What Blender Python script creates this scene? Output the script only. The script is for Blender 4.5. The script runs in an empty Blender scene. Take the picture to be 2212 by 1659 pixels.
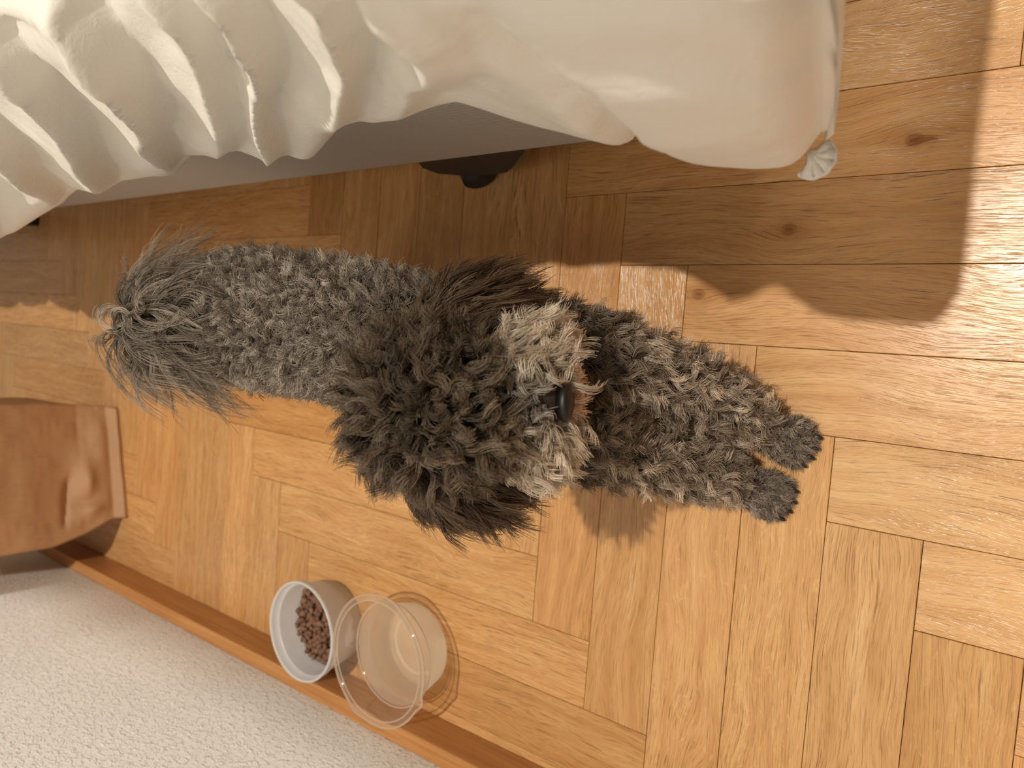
import bpy, bmesh, math, random
import numpy as np
from mathutils import Vector, Matrix

random.seed(7)
RNG = np.random.default_rng(11)
K = 0.065            # one parquet board width in metres; the layout below is written in board widths
RATIO = 6.3915       # board length / board width
scene = bpy.context.scene

# ------------------------------------------------------------------ camera
CAM = np.array([4.93376, -1.19723, 8.95317])
ROWS = [[0.7976193, 0.0753086, -0.5984414], [0.0942176, -0.9955516, 0.0002943], [-0.5957571, -0.0566184, -0.8011665]]
cd = bpy.data.cameras.new('camera')
cam = bpy.data.objects.new('camera', cd)
scene.collection.objects.link(cam)
right, down, fwd = [Vector(r) for r in ROWS]
m = Matrix((right, -down, -fwd)).transposed().to_4x4()
m.translation = Vector(CAM * K)
cam.matrix_world = m
cd.sensor_fit = 'HORIZONTAL'
cd.sensor_width = 36.0
cd.lens = 1554.228 / 2212.0 * 36.0
cd.clip_start = 0.01
cd.dof.use_dof = True
cd.dof.focus_distance = 0.50
cd.dof.aperture_fstop = 7.5
scene.camera = cam

# ------------------------------------------------------------------ light
world = bpy.data.worlds.new('world')
scene.world = world
world.use_nodes = True
bg = world.node_tree.nodes['Background']
bg.inputs['Color'].default_value = (1.0, 0.84, 0.66, 1)
bg.inputs['Strength'].default_value = 0.23
ld = bpy.data.lights.new('ceiling_lamp_light', 'POINT')
ld.energy = 275
ld.color = (1.0, 0.92, 0.79)
ld.shadow_soft_size = 0.032
lamp = bpy.data.objects.new('ceiling_lamp_light', ld)
lamp.location = (3.6 * K, 6.3 * K, 50 * K)
scene.collection.objects.link(lamp)
# unseen fill light added beyond the bed to brighten the wall, hardly the floor
ld2 = bpy.data.lights.new('wall_fill_light', 'POINT')
ld2.energy = 165
ld2.color = (1.0, 0.97, 0.90)
ld2.shadow_soft_size = 0.22
wall_fill = bpy.data.objects.new('wall_fill_light', ld2)
wall_fill.location = (1.0 * K, 36 * K, 27 * K)
scene.collection.objects.link(wall_fill)

scene.view_settings.view_transform = 'Standard'
scene.view_settings.look = 'None'
scene.view_settings.gamma = 1.0
scene.view_settings.use_curve_mapping = False
scene.view_settings.exposure = 0.0
scene.cycles.max_bounces = 6
scene.cycles.diffuse_bounces = 4
scene.cycles.transparent_max_bounces = 16
scene.cycles.use_adaptive_sampling = True
scene.cycles.adaptive_threshold = 0.02

# ------------------------------------------------------------------ helpers
def link(o, parent=None):
    scene.collection.objects.link(o)
    if parent is not None:
        o.parent = parent
    return o

def tag(o, label=None, cat=None, group=None, kind=None):
    if label: o['label'] = label
    if cat: o['category'] = cat
    if group: o['group'] = group
    if kind: o['kind'] = kind
    return o

def mesh_obj(name, verts, faces, mat=None, parent=None, smooth=True, scale=K):
    me = bpy.data.meshes.new(name)
    v = np.asarray(verts, float) * scale
    me.from_pydata(v.tolist(), [], [list(map(int, f)) for f in faces])
    me.update()
    if smooth:
        me.polygons.foreach_set('use_smooth', [True] * len(me.polygons))
    if mat: me.materials.append(mat)
    return link(bpy.data.objects.new(name, me), parent)

def bm_obj(name, bm, mat=None, parent=None, smooth=False):
    bmesh.ops.recalc_face_normals(bm, faces=bm.faces[:])
    me = bpy.data.meshes.new(name)
    bm.to_mesh(me); bm.free()
    if smooth:
        me.polygons.foreach_set('use_smooth', [True] * len(me.polygons))
    if mat: me.materials.append(mat)
    return link(bpy.data.objects.new(name, me), parent)

def empty(name, loc):
    o = bpy.data.objects.new(name, None)
    o.location = [c * K for c in loc]
    o.empty_display_size = 0.03
    return link(o)

def box_bm(x0, x1, y0, y1, z0, z1, bevel=0.0, seg=2, bm=None):
    b = bmesh.new()
    r = bmesh.ops.create_cube(b, size=1)
    for v in b.verts:
        v.co = Vector(((x0 + x1) / 2 + v.co.x * (x1 - x0), (y0 + y1) / 2 + v.co.y * (y1 - y0), (z0 + z1) / 2 + v.co.z * (z1 - z0))) * K
    if bevel:
        bmesh.ops.bevel(b, geom=b.edges[:], offset=bevel * K, segments=seg, affect='EDGES', profile=0.6)
    if bm is None:
        return b
    me = bpy.data.meshes.new('t'); b.to_mesh(me); b.free(); bm.from_mesh(me); bpy.data.meshes.remove(me)
    return bm

def lathe(name, prof, mat, parent=None, n=96, mod=None, smooth=True):
    """prof: list of (r, z); mod(angle, i) -> extra (dr, dz)."""
    vs, fs = [], []
    for j in range(n):
        a = 2 * math.pi * j / n
        for i, (r, z) in enumerate(prof):
            dr, dz = mod(a, i) if mod else (0, 0)
            vs.append(((r + dr) * math.cos(a), (r + dr) * math.sin(a), z + dz))
    k = len(prof)
    for j in range(n):
        j2 = (j + 1) % n
        for i in range(k - 1):
            fs.append((j * k + i, j2 * k + i, j2 * k + i + 1, j * k + i + 1))
    if prof[0][0] < 1e-6 or prof[-1][0] < 1e-6:
        pass
    return mesh_obj(name, vs, fs, mat, parent, smooth)

def smoothstep(e0, e1, x):
    t = np.clip((x - e0) / (e1 - e0), 0, 1)
    return t * t * (3 - 2 * t)

# ------------------------------------------------------------------ node helpers
class NT:
    def __init__(self, name):
        self.mat = bpy.data.materials.new(name)
        self.mat.use_nodes = True
        self.t = self.mat.node_tree
        self.t.nodes.clear()
        self.out = self.n('ShaderNodeOutputMaterial')
    def n(self, typ, **kw):
        nd = self.t.nodes.new(typ)
        for k, v in kw.items():
            setattr(nd, k, v)
        return nd
    def l(self, a, b):
        self.t.links.new(a, b)
    def math(self, op, a, b=None, c=None, clamp=False):
        nd = self.n('ShaderNodeMath', operation=op, use_clamp=clamp)
        for i, x in enumerate((a, b, c)):
            if x is None: continue
            if isinstance(x, (int, float)): nd.inputs[i].default_value = x
            else: self.l(x, nd.inputs[i])
        return nd.outputs[0]
    def vmath(self, op, a, b=None):
        nd = self.n('ShaderNodeVectorMath', operation=op)
        for i, x in enumerate((a, b)):
            if x is None: continue
            if isinstance(x, (tuple, list)): nd.inputs[i].default_value = x
            else: self.l(x, nd.inputs[i])
        return nd.outputs[0] if op not in ('LENGTH', 'DISTANCE', 'DOT_PRODUCT') else nd.outputs['Value']
    def noise(self, vec, scale, detail=3, rough=0.5, dist=0.0):
        nd = self.n('ShaderNodeTexNoise')
        nd.inputs['Scale'].default_value = scale
        nd.inputs['Detail'].default_value = detail
        nd.inputs['Roughness'].default_value = rough
        nd.inputs['Distortion'].default_value = dist
        if vec is not None: self.l(vec, nd.inputs['Vector'])
        return nd.outputs['Fac']
    def ramp(self, fac, stops, interp='LINEAR'):
        nd = self.n('ShaderNodeValToRGB')
        cr = nd.color_ramp
        cr.interpolation = interp
        while len(cr.elements) > len(stops): cr.elements.remove(cr.elements[-1])
        while len(cr.elements) < len(stops): cr.elements.new(1.0)
        for e, (p, c) in zip(cr.elements, stops):
            e.position = p
            e.color = (c, c, c, 1) if isinstance(c, (int, float)) else (*c, 1)
        self.l(fac, nd.inputs['Fac'])
        return nd.outputs['Color']
    def mix(self, fac, a, b, mode='MIX'):
        nd = self.n('ShaderNodeMix', data_type='RGBA', blend_type=mode)
        for sock, x in ((nd.inputs[0], fac), (nd.inputs[6], a), (nd.inputs[7], b)):
            if isinstance(x, (int, float)): sock.default_value = x
            elif isinstance(x, tuple): sock.default_value = (*x, 1)
            else: self.l(x, sock)
        return nd.outputs[2]
    def bump(self, h, strength, dist=0.001, normal=None):
        nd = self.n('ShaderNodeBump')
        nd.inputs['Strength'].default_value = strength
        nd.inputs['Distance'].default_value = dist
        self.l(h, nd.inputs['Height'])
        if normal is not None: self.l(normal, nd.inputs['Normal'])
        return nd.outputs['Normal']
    def principled(self, color=None, rough=0.5, normal=None, **kw):
        b = self.n('ShaderNodeBsdfPrincipled')
        if isinstance(color, tuple): b.inputs['Base Color'].default_value = (*color, 1)
        elif color is not None: self.l(color, b.inputs['Base Color'])
        if isinstance(rough, (int, float)): b.inputs['Roughness'].default_value = rough
        else: self.l(rough, b.inputs['Roughness'])
        if normal is not None: self.l(normal, b.inputs['Normal'])
        for k, v in kw.items():
            b.inputs[k.replace('_', ' ')].default_value = v
        return b
    def done(self, shader):
        self.l(shader.outputs[0] if hasattr(shader, 'outputs') else shader, self.out.inputs['Surface'])
        return self.mat

def srgb(r, g, b):
    f = lambda c: (c / 255 / 12.92) if c / 255 <= 0.04045 else ((c / 255 + 0.055) / 1.055) ** 2.4
    return (f(r), f(g), f(b))

def plain(name, col, rough=0.5, **kw):
    t = NT(name)
    return t.done(t.principled(col, rough, **kw))

# ------------------------------------------------------------------ materials
def make_oak():
    t = NT('oak_parquet')
    tc = t.n('ShaderNodeTexCoord'); oi = t.n('ShaderNodeObjectInfo')
    obj = tc.outputs['Object']
    off = t.n('ShaderNodeCombineXYZ')
    t.l(t.math('MULTIPLY', oi.outputs['Random'], 37.0), off.inputs[0])
    t.l(t.math('MULTIPLY', oi.outputs['Random'], 91.0), off.inputs[1])
    t.l(t.math('MULTIPLY', oi.outputs['Random'], 13.0), off.inputs[2])
    p = t.vmath('MULTIPLY', obj, (1 / K, 1 / K, 1 / K))
    # knot: grain bends round it
    kn = t.n('ShaderNodeAttribute', attribute_type='OBJECT', attribute_name='knot')
    dv = t.vmath('SUBTRACT', p, kn.outputs['Vector'])
    dvs = t.vmath('MULTIPLY', dv, (0.55, 1.0, 0.0))
    dist = t.vmath('LENGTH', dvs)
    fall = t.math('DIVIDE', 0.022, t.math('ADD', t.math('MULTIPLY', dist, dist), 0.02))
    sep = t.n('ShaderNodeSeparateXYZ'); t.l(dv, sep.inputs[0])
    yb = t.math('MULTIPLY', sep.outputs['Y'], fall)
    bend = t.n('ShaderNodeCombineXYZ'); t.l(t.math('MULTIPLY', yb, -0.75), bend.inputs[1])
    p2 = t.vmath('ADD', t.vmath('ADD', p, bend.outputs[0]), off.outputs[0])
    # slow wobble of the grain
    wob = t.noise(t.vmath('MULTIPLY', p2, (0.35, 0.8, 1)), 1.0, 2)
    wv = t.n('ShaderNodeCombineXYZ'); t.l(t.math('MULTIPLY', t.math('SUBTRACT', wob, 0.5), 0.7), wv.inputs[1])
    p3 = t.vmath('ADD', p2, wv.outputs[0])
    fine = t.noise(t.vmath('MULTIPLY', p3, (1.6, 48, 1)), 1.0, 5, 0.7)
    band = t.noise(t.vmath('MULTIPLY', p3, (0.5, 6.0, 1)), 1.0, 3, 0.55)
    pores = t.noise(t.vmath('MULTIPLY', p3, (2.0, 62, 1)), 1.0, 2, 0.55)
    pores2 = t.noise(t.vmath('MULTIPLY', p3, (4.5, 120, 3)), 1.0, 2, 0.5)
    pore_m = t.math('MAXIMUM', t.ramp(pores, [(0.31, 1.0), (0.41, 0.0)]), t.math('MULTIPLY', t.ramp(pores2, [(0.34, 1.0), (0.46, 0.0)]), 0.55))
    fleck = t.noise(t.vmath('MULTIPLY', p3, (5.0, 13.0, 1)), 1.0, 2, 0.5, 1.2)
    fleck_m = t.ramp(fleck, [(0.60, 0.0), (0.70, 1.0)])
    base = t.ramp(band, [(0.25, srgb(202, 154, 102)), (0.5, srgb(220, 174, 120)), (0.75, srgb(233, 192, 140))])
    c = t.mix(t.math('MULTIPLY', t.math('SUBTRACT', fine, 0.36), 1.3, clamp=True), base, srgb(182, 132, 82), 'MIX')
    amp = t.math('MULTIPLY', t.noise(t.vmath('MULTIPLY', p2, (0.4, 1.2, 1)), 1.0, 2), 1.15, clamp=True)
    c = t.mix(t.math('MULTIPLY', pore_m, amp), c, srgb(112, 68, 34))
    fl_amt = t.math('MULTIPLY', fleck_m, t.math('MULTIPLY', t.math('GREATER_THAN', oi.outputs['Random'], 0.62), 0.28))
    c = t.mix(fl_amt, c, srgb(240, 205, 150))
    c = t.mix(1.0, c, oi.outputs['Color'], 'MULTIPLY')
    # the knot itself
    kn_m = t.ramp(t.vmath('LENGTH', t.vmath('MULTIPLY', dv, (0.8, 1.0, 0.0))), [(0.05, 1.0), (0.085, 0.0)])
    ring = t.math('ADD', t.math('MULTIPLY', t.math('SINE', t.math('MULTIPLY', dist, 130.0)), 0.2), 0.7)
    c = t.mix(t.math('MULTIPLY', kn_m, ring), c, srgb(92, 50, 24))
    halo = t.ramp(dist, [(0.05, 0.5), (0.22, 0.0)])
    c = t.mix(halo, c, srgb(160, 104, 58))
    hgt = t.math('SUBTRACT', t.math('MULTIPLY', fine, 0.35), t.math('MULTIPLY', pore_m, 0.8))
    nrm = t.bump(hgt, 0.30, 0.0006)
    rough = t.math('ADD', 0.20, t.math('MULTIPLY', band, 0.10))
    return t.done(t.principled(c, rough, nrm, Specular_IOR_Level=0.5))
OAK = make_oak()

def make_skirting():
    t = NT('skirting_oak')
    tc = t.n('ShaderNodeTexCoord')
    p = t.vmath('MULTIPLY', tc.outputs['Object'], (1 / K, 1 / K, 1 / K))
    f = t.noise(t.vmath('MULTIPLY', p, (0.5, 14, 14)), 1, 3)
    c = t.ramp(f, [(0.3, srgb(178, 120, 66)), (0.7, srgb(203, 146, 88))])
    return t.done(t.principled(c, 0.42, t.bump(f, 0.1, 0.0005)))
SKIRT = make_skirting()

def make_plaster():
    t = NT('rough_plaster')
    tc = t.n('ShaderNodeTexCoord')
    p = t.vmath('MULTIPLY', tc.outputs['Object'], (1 / K, 1 / K, 1 / K))
    a = t.noise(t.vmath('MULTIPLY', p, (1, 1, 1.4)), 9.0, 4, 0.6, 0.6)
    b = t.noise(p, 26.0, 3, 0.6)
    chips = t.ramp(a, [(0.48, 0.0), (0.62, 0.5), (0.72, 1.0)])
    h = t.math('ADD', chips, t.math('MULTIPLY', b, 0.45))
    c = t.mix(t.noise(p, 0.6, 2), srgb(236, 233, 227), srgb(244, 242, 237))
    return t.done(t.principled(c, 0.9, t.bump(h, 0.9, 0.0017)))
PLASTER = make_plaster()

def make_linen():
    t = NT('cream_cotton')
    tc = t.n('ShaderNodeTexCoord')
    p = t.vmath('MULTIPLY', tc.outputs['Object'], (1 / K, 1 / K, 1 / K))
    w = t.noise(p, 3.2, 4, 0.55, 0.8)
    w2 = t.noise(p, 11.0, 3, 0.55, 0.5)
    f = t.noise(p, 55.0, 2)
    h = t.math('ADD', t.math('ADD', t.math('MULTIPLY', w, 0.5), t.math('MULTIPLY', w2, 0.5)), t.math('MULTIPLY', f, 0.12))
    b = t.principled(srgb(232, 228, 219), 0.85, t.bump(h, 0.30, 0.004), Sheen_Weight=0.15, Sheen_Roughness=0.5)
    tr = t.n('ShaderNodeBsdfTranslucent'); tr.inputs['Color'].default_value = (*srgb(238, 226, 204), 1)
    mx = t.n('ShaderNodeMixShader'); mx.inputs[0].default_value = 0.04
    t.l(b.outputs[0], mx.inputs[1]); t.l(tr.outputs[0], mx.inputs[2])
    return t.done(mx)
LINEN = make_linen()

def make_twill():
    t = NT('grey_twill')
    tc = t.n('ShaderNodeTexCoord')
    p = t.vmath('MULTIPLY', tc.outputs['Object'], (1 / K, 1 / K, 1 / K))
    sp = t.n('ShaderNodeSeparateXYZ'); t.l(p, sp.inputs[0])
    d = t.math('ADD', t.math('ADD', sp.outputs['X'], t.math('MULTIPLY', sp.outputs['Y'], 1.0)), t.math('MULTIPLY', sp.outputs['Z'], 1.6))
    s = t.math('SINE', t.math('MULTIPLY', d, 2 * math.pi / 0.052))
    m = t.math('ADD', t.math('MULTIPLY', s, 0.5), 0.5)
    c = t.mix(m, srgb(112, 110, 108), srgb(214, 211, 204))
    return t.done(t.principled(c, 0.85, t.bump(m, 0.4, 0.0004)))
TWILL = make_twill()

def make_kraft():
    t = NT('kraft_paper')
    tc = t.n('ShaderNodeTexCoord')
    p = t.vmath('MULTIPLY', tc.outputs['Object'], (1 / K, 1 / K, 1 / K))
    f = t.noise(t.vmath('MULTIPLY', p, (30, 30, 4)), 1, 3)
    c = t.mix(f, srgb(176, 132, 92), srgb(190, 147, 106))
    return t.done(t.principled(c, 0.62, t.bump(t.noise(p, 2.2, 3), 0.25, 0.004)))
KRAFT = make_kraft()

BLACK = plain('black_plastic', srgb(26, 27, 29), 0.5)
def make_white_plastic():
    t = NT('white_plastic')
    b = t.principled(srgb(244, 245, 247), 0.32)
    tl = t.n('ShaderNodeBsdfTranslucent'); tl.inputs['Color'].default_value = (0.92, 0.92, 0.93, 1)
    mx = t.n('ShaderNodeMixShader'); mx.inputs[0].default_value = 0.45
    t.l(b.outputs[0], mx.inputs[1]); t.l(tl.outputs[0], mx.inputs[2])
    return t.done(mx)
WHITE_PL = make_white_plastic()
GROUT = plain('floor_joint', srgb(96, 62, 34), 0.9)
NOSE = None

def thin_plastic(name, tint, gloss_rough, haze, haze_col):
    t = NT(name)
    tr = t.n('ShaderNodeBsdfTransparent'); tr.inputs['Color'].default_value = (*tint, 1)
    gl = t.n('ShaderNodeBsdfGlossy'); gl.inputs['Roughness'].default_value = gloss_rough
    lw = t.n('ShaderNodeLayerWeight'); lw.inputs['Blend'].default_value = 0.5
    fr = t.math('ADD', 0.035, t.math('MULTIPLY', t.math('POWER', lw.outputs['Facing'], 4.0), 0.6))
    m1 = t.n('ShaderNodeMixShader'); t.l(fr, m1.inputs[0]); t.l(tr.outputs[0], m1.inputs[1]); t.l(gl.outputs[0], m1.inputs[2])
    if haze <= 0:
        return t.done(m1)
    df = t.n('ShaderNodeBsdfDiffuse'); df.inputs['Color'].default_value = (*haze_col, 1)
    tl = t.n('ShaderNodeBsdfTranslucent'); tl.inputs['Color'].default_value = (*haze_col, 1)
    m2 = t.n('ShaderNodeMixShader'); m2.inputs[0].default_value = 0.62; t.l(df.outputs[0], m2.inputs[1]); t.l(tl.outputs[0], m2.inputs[2])
    m3 = t.n('ShaderNodeMixShader'); m3.inputs[0].default_value = haze; t.l(m1.outputs[0], m3.inputs[1]); t.l(m2.outputs[0], m3.inputs[2])
    return t.done(m3)
CLEAR = thin_plastic('clear_plastic', (0.96, 0.94, 0.91), 0.06, 0.20, srgb(246, 236, 222))
BEAD = thin_plastic('clear_plastic_edge', (0.96, 0.94, 0.91), 0.08, 0.50, srgb(250, 244, 234))
FROST = thin_plastic('frosted_plastic', (0.97, 0.93, 0.85), 0.25, 0.80, srgb(255, 249, 234))
WATER = thin_plastic('water_surface', (0.98, 0.97, 0.94), 0.0, 0.0, (1, 1, 1))

def make_kibble():
    t = NT('kibble')
    oi = t.n('ShaderNodeObjectInfo'); tc = t.n('ShaderNodeTexCoord')
    p = t.vmath('MULTIPLY', tc.outputs['Object'], (1 / K, 1 / K, 1 / K))
    c = t.mix(oi.outputs['Random'], srgb(108, 76, 56), srgb(140, 102, 78))
    return t.done(t.principled(c, 0.75, t.bump(t.noise(p, 40, 3), 0.5, 0.0008)))
KIBBLE = make_kibble()

def make_skin(name, col):
    t = NT(name)
    tc = t.n('ShaderNodeTexCoord')
    f = t.noise(tc.outputs['Object'], 120, 3)
    c = t.mix(f, tuple(x * 0.7 for x in col), col)
    return t.done(t.principled(c, 0.9))
SKIN = make_skin('undercoat', srgb(62, 50, 40))
NOSE = plain('wet_nose', srgb(15, 12, 12), 0.45)
EYE = plain('eye', srgb(16, 11, 9), 0.08)
CLAW = plain('claw', srgb(34, 28, 26), 0.4)

def make_fur():
    t = NT('curly_fur')
    at = t.n('ShaderNodeAttribute', attribute_name='tint')
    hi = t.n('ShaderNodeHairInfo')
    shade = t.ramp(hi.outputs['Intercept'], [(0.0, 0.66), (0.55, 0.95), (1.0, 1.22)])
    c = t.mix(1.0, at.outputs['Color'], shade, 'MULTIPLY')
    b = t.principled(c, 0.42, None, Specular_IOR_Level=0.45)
    tl = t.n('ShaderNodeBsdfTranslucent'); t.l(c, tl.inputs['Color'])
    mx = t.n('ShaderNodeMixShader'); mx.inputs[0].default_value = 0.25
    t.l(b.outputs[0], mx.inputs[1]); t.l(tl.outputs[0], mx.inputs[2])
    return t.done(mx)
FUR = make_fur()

# ------------------------------------------------------------------ floor
fl = bm_obj('floor', box_bm(-33, 22, -9.2, 24, -0.5, -0.155), GROUT)
tag(fl, 'light oak herringbone parquet floor', 'floor', kind='structure')

def plank_mesh(x0, x1, y0, y1):
    g = 0.0035
    b = box_bm(x0 + g, x1 - g, y0 + g, y1 - g, -0.15, 0.0)
    top = [e for e in b.edges if all(v.co.z > -1e-6 for v in e.verts)]
    bmesh.ops.bevel(b, geom=top, offset=0.006 * K, segments=1, affect='EDGES')
    me = bpy.data.meshes.new('plank'); b.to_mesh(me); b.free()
    me.materials.append(OAK)
    return me
PLANK = plank_mesh(0, RATIO, 0, 1)
YW = -8.0            # boards run just under the skirting
TINTS = {  # (row kind, i, t): overall tone of single boards, as their timber differs
    ('H', -1, 0): (0.90, 0.84, 0.76), ('H', 0, 0): (0.97, 0.90, 0.84), ('H', 1, 0): (1.03, 1.01, 0.98), ('H', 2, 0): (1.0, 1.0, 0.95),
    ('H', 3, 0): (1.02, 1.0, 0.96), ('V', 3, 0): (0.95, 0.93, 0.86), ('V', 4, 0): (0.88, 0.82, 0.70), ('V', 2, 0): (1.0, 0.95, 0.86),
    ('V', 1, 0): (0.98, 0.91, 0.82), ('V', 0, 0): (0.90, 0.82, 0.70), ('V', -1, 0): (0.92, 0.80, 0.66), ('H', 1, 1): (0.86, 0.77, 0.64),
    ('H', 2, 1): (1.08, 1.04, 0.96), ('H', 0, 1): (0.98, 0.9, 0.78), ('H', -1, 1): (0.96, 0.88, 0.76), ('H', -2, 1): (1.0, 0.92, 0.8),
    ('H', -3, 1): (0.88, 0.74, 0.56), ('V', -7, 0): (0.74, 0.64, 0.54), ('V', -6, 0): (0.9, 0.82, 0.72),
}
KNOTS = {('H', -1, 0): (2.25, 0.42), ('H', -2, 0): (4.5, 0.35), ('H', 0, 0): (0.18, 0.62), ('H', 2, 1): (5.1, 0.15)}
def lay_board(kind, i, t):
    if kind == 'V':
        x0, y0 = i - t * (RATIO + 1), i + t * (RATIO - 1)
        x1, y1 = x0 + 1, y0 + RATIO
    else:
        x0, y0 = i + 1 - t * (RATIO + 1), i + t * (RATIO - 1)
        x1, y1 = x0 + RATIO, y0 + 1
    wy0, wy1 = -y1, -y0           # world y
    if x1 < -28 or x0 > 15 or wy1 < YW + 0.02 or wy0 > 14 or (wy0 > 8 and x1 < -2): return
    cut = max(wy0, YW)
    if kind == 'V':
        me = PLANK if cut == wy0 else plank_mesh(cut - wy0, RATIO, 0, 1)
        o = bpy.data.objects.new('plank', me)
        o.location = (x1 * K, wy0 * K, 0); o.rotation_euler = (0, 0, math.pi / 2)
    else:
        me = PLANK if cut == wy0 else plank_mesh(0, RATIO, cut - wy0, 1)
        o = bpy.data.objects.new('plank', me)
        o.location = (x0 * K, wy0 * K, 0)
    o.location.z = random.uniform(-0.006, 0.0) * K
    r = random.Random(hash((i * 7 + 3, t * 13 + 5, kind == 'V')))
    b = r.uniform(0.86, 1.04); s = r.uniform(-0.05, 0.03)
    base = TINTS.get((kind, i, t), (b, b * (0.93 + s), b * (0.84 + 2 * s)))
    o.color = (*base, 1)
    kx, ky = KNOTS.get((kind, i, t), (-50.0, 0.0))
    o['knot'] = (kx, ky, 0.0)
    link(o, fl)
for t in range(-5, 6):
    for i in range(-45, 45):
        lay_board('V', i, t); lay_board('H', i, t)

# ------------------------------------------------------------------ wall and skirting
WA = math.atan(0.015)
wall = bm_obj('wall_side', box_bm(-26, 14, -1.2, 0.0, -0.15, 38), PLASTER)
wall.location = (0, (-7.50 - 0.30) * K, 0); wall.rotation_euler = (0, 0, WA)
tag(wall, 'off-white rough plastered wall behind the skirting board', 'wall', kind='structure')
sk = bm_obj('baseboard_side', box_bm(-26, 14, 0.0, 0.30, 0.0, 0.70, 0.03), SKIRT)
sk.location = (0, (-7.50 - 0.30) * K, 0); sk.rotation_euler = (0, 0, WA)
tag(sk, 'varnished oak skirting board along the white wall', 'skirting board', kind='structure')

# ------------------------------------------------------------------ bed
BY = 1.22
bed = empty('bed', (-9, 8, 0))
def bedpart(name, x0, x1, y0, y1, z0, z1, mat, bev):
    o = bm_obj(name, box_bm(x0 + 9, x1 + 9, y0 - 8, y1 - 8, z0, z1, bev, 3), mat, bed, True)
    return o
bedpart('base', -26, 1.9, BY, 15, 1.6, 3.4, TWILL, 0.10)
bedpart('mattress', -26, 1.9, BY + 0.15, 15, 3.4, 5.1, LINEN, 0.25)
tag(bed, 'bed base upholstered in grey twill on black feet', 'bed')
def bed_leg(x, y):
    """castor leg: a triangular bracket under the base with a swivel fork and a small wheel"""
    poly = [(-0.15, 1.62), (-0.42, 1.2), (-0.44, 0.80), (-0.10, 0.55), (0.25, 0.46), (0.75, 0.50), (1.45, 1.15), (1.70, 1.42), (1.72, 1.62)]
    b = bmesh.new()
    fr = [b.verts.new(Vector((x + 9 + px, y - 8, pz)) * K) for px, pz in poly]
    bk = [b.verts.new(Vector((x + 9 + px, y - 8 + 0.75, pz)) * K) for px, pz in poly]
    b.faces.new(fr); b.faces.new(bk[::-1])
    for i in range(len(poly)):
        j = (i + 1) % len(poly)
        b.faces.new((fr[i], bk[i], bk[j], fr[j]))
    bmesh.ops.recalc_face_normals(b, faces=b.faces[:])
    bmesh.ops.bevel(b, geom=b.edges[:], offset=0.05 * K, segments=2, affect='EDGES')
    o = bm_obj('leg', b, BLACK, bed)
    bm_obj('fork', box_bm(x + 9 - 0.12, x + 9 + 0.32, y - 8 + 0.1, y - 8 + 0.5, 0.2, 0.7, 0.05, 2), BLACK, o)
    b3 = bmesh.new()
    bmesh.ops.create_cone(b3, cap_ends=True, segments=24, radius1=0.30 * K, radius2=0.30 * K, depth=0.22 * K)
    bmesh.ops.bevel(b3, geom=[e for e in b3.edges if len(e.link_faces) == 2 and e.calc_face_angle() > 1], offset=0.04 * K, segments=2, affect='EDGES')
    w = bm_obj('wheel', b3, BLACK, o, True)
    w.rotation_euler = (math.radians(90), 0, math.radians(35))
    w.location = ((x + 9 - 0.02) * K, (y - 8 + 0.12) * K, 0.302 * K)
    return o
bed_leg(-2.42, BY + 0.07)
o = bm_obj('leg', box_bm(-20.6 + 9, -20.1 + 9, BY - 8 + 0.05, BY - 8 + 0.45, 0.0, 1.62, 0.04), BLACK, bed)
o = bm_obj('leg', box_bm(-23.6 + 9, -22.9 + 9, BY - 8 - 0.02, BY - 8 + 0.5, 0.0, 1.62, 0.04), BLACK, bed)

# ------------------------------------------------------------------ duvet
HEM = [  # x, y, h of the hem
    (-26, -0.2, 4.2), (-21, -0.35, 4.3), (-17, -0.1, 4.5), (-14, -0.40, 4.3), (-11.5, -0.1, 4.5), (-8.9, -0.02, 4.45), (-7.0, 0.62, 4.25), (-6.1, 0.58, 4.35), (-4.35, 0.68, 4.2),
    (-3.7, 0.80, 4.3), (-2.9, 0.75, 4.4), (-2.1, 0.68, 4.2), (-1.6, 0.60, 4.15), (-0.9, 0.83, 4.35), (-0.4, 0.80, 4.3), (0.25, 0.82, 4.35), (0.75, 0.78, 4.45),
    (1.25, 0.62, 4.2), (1.75, 0.50, 3.95), (2.05, 0.46, 3.8), (2.28, 0.60, 3.98), (2.40, 0.47, 3.75), (2.56, 0.33, 3.60), (2.75, 0.29, 3.60), (3.2, 0.22, 3.6), (3.42, 0.22, 3.6), (3.54, 0.30, 3.62), (3.62, 0.46, 3.66)]
def vnoise(p, seed=0):
    """smooth value noise, p: (N,3)"""
    p = np.asarray(p, float)
    i = np.floor(p).astype(np.int64); f = p - i
    f = f * f * (3 - 2 * f)
    def h(ix, iy, iz):
        n = (ix * 374761393 + iy * 668265263 + iz * 2147483647 + seed * 144665) & 0x7fffffff
        n = (n ^ (n >> 13)) * 1274126177 & 0x7fffffff
        return ((n ^ (n >> 16)) & 0xffff) / 65535.0
    r = 0
    for dx in (0, 1):
        for dy in (0, 1):
            for dz in (0, 1):
                w = (f[:, 0] if dx else 1 - f[:, 0]) * (f[:, 1] if dy else 1 - f[:, 1]) * (f[:, 2] if dz else 1 - f[:, 2])
                r = r + w * h(i[:, 0] + dx, i[:, 1] + dy, i[:, 2] + dz)
    return r * 2 - 1

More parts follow.
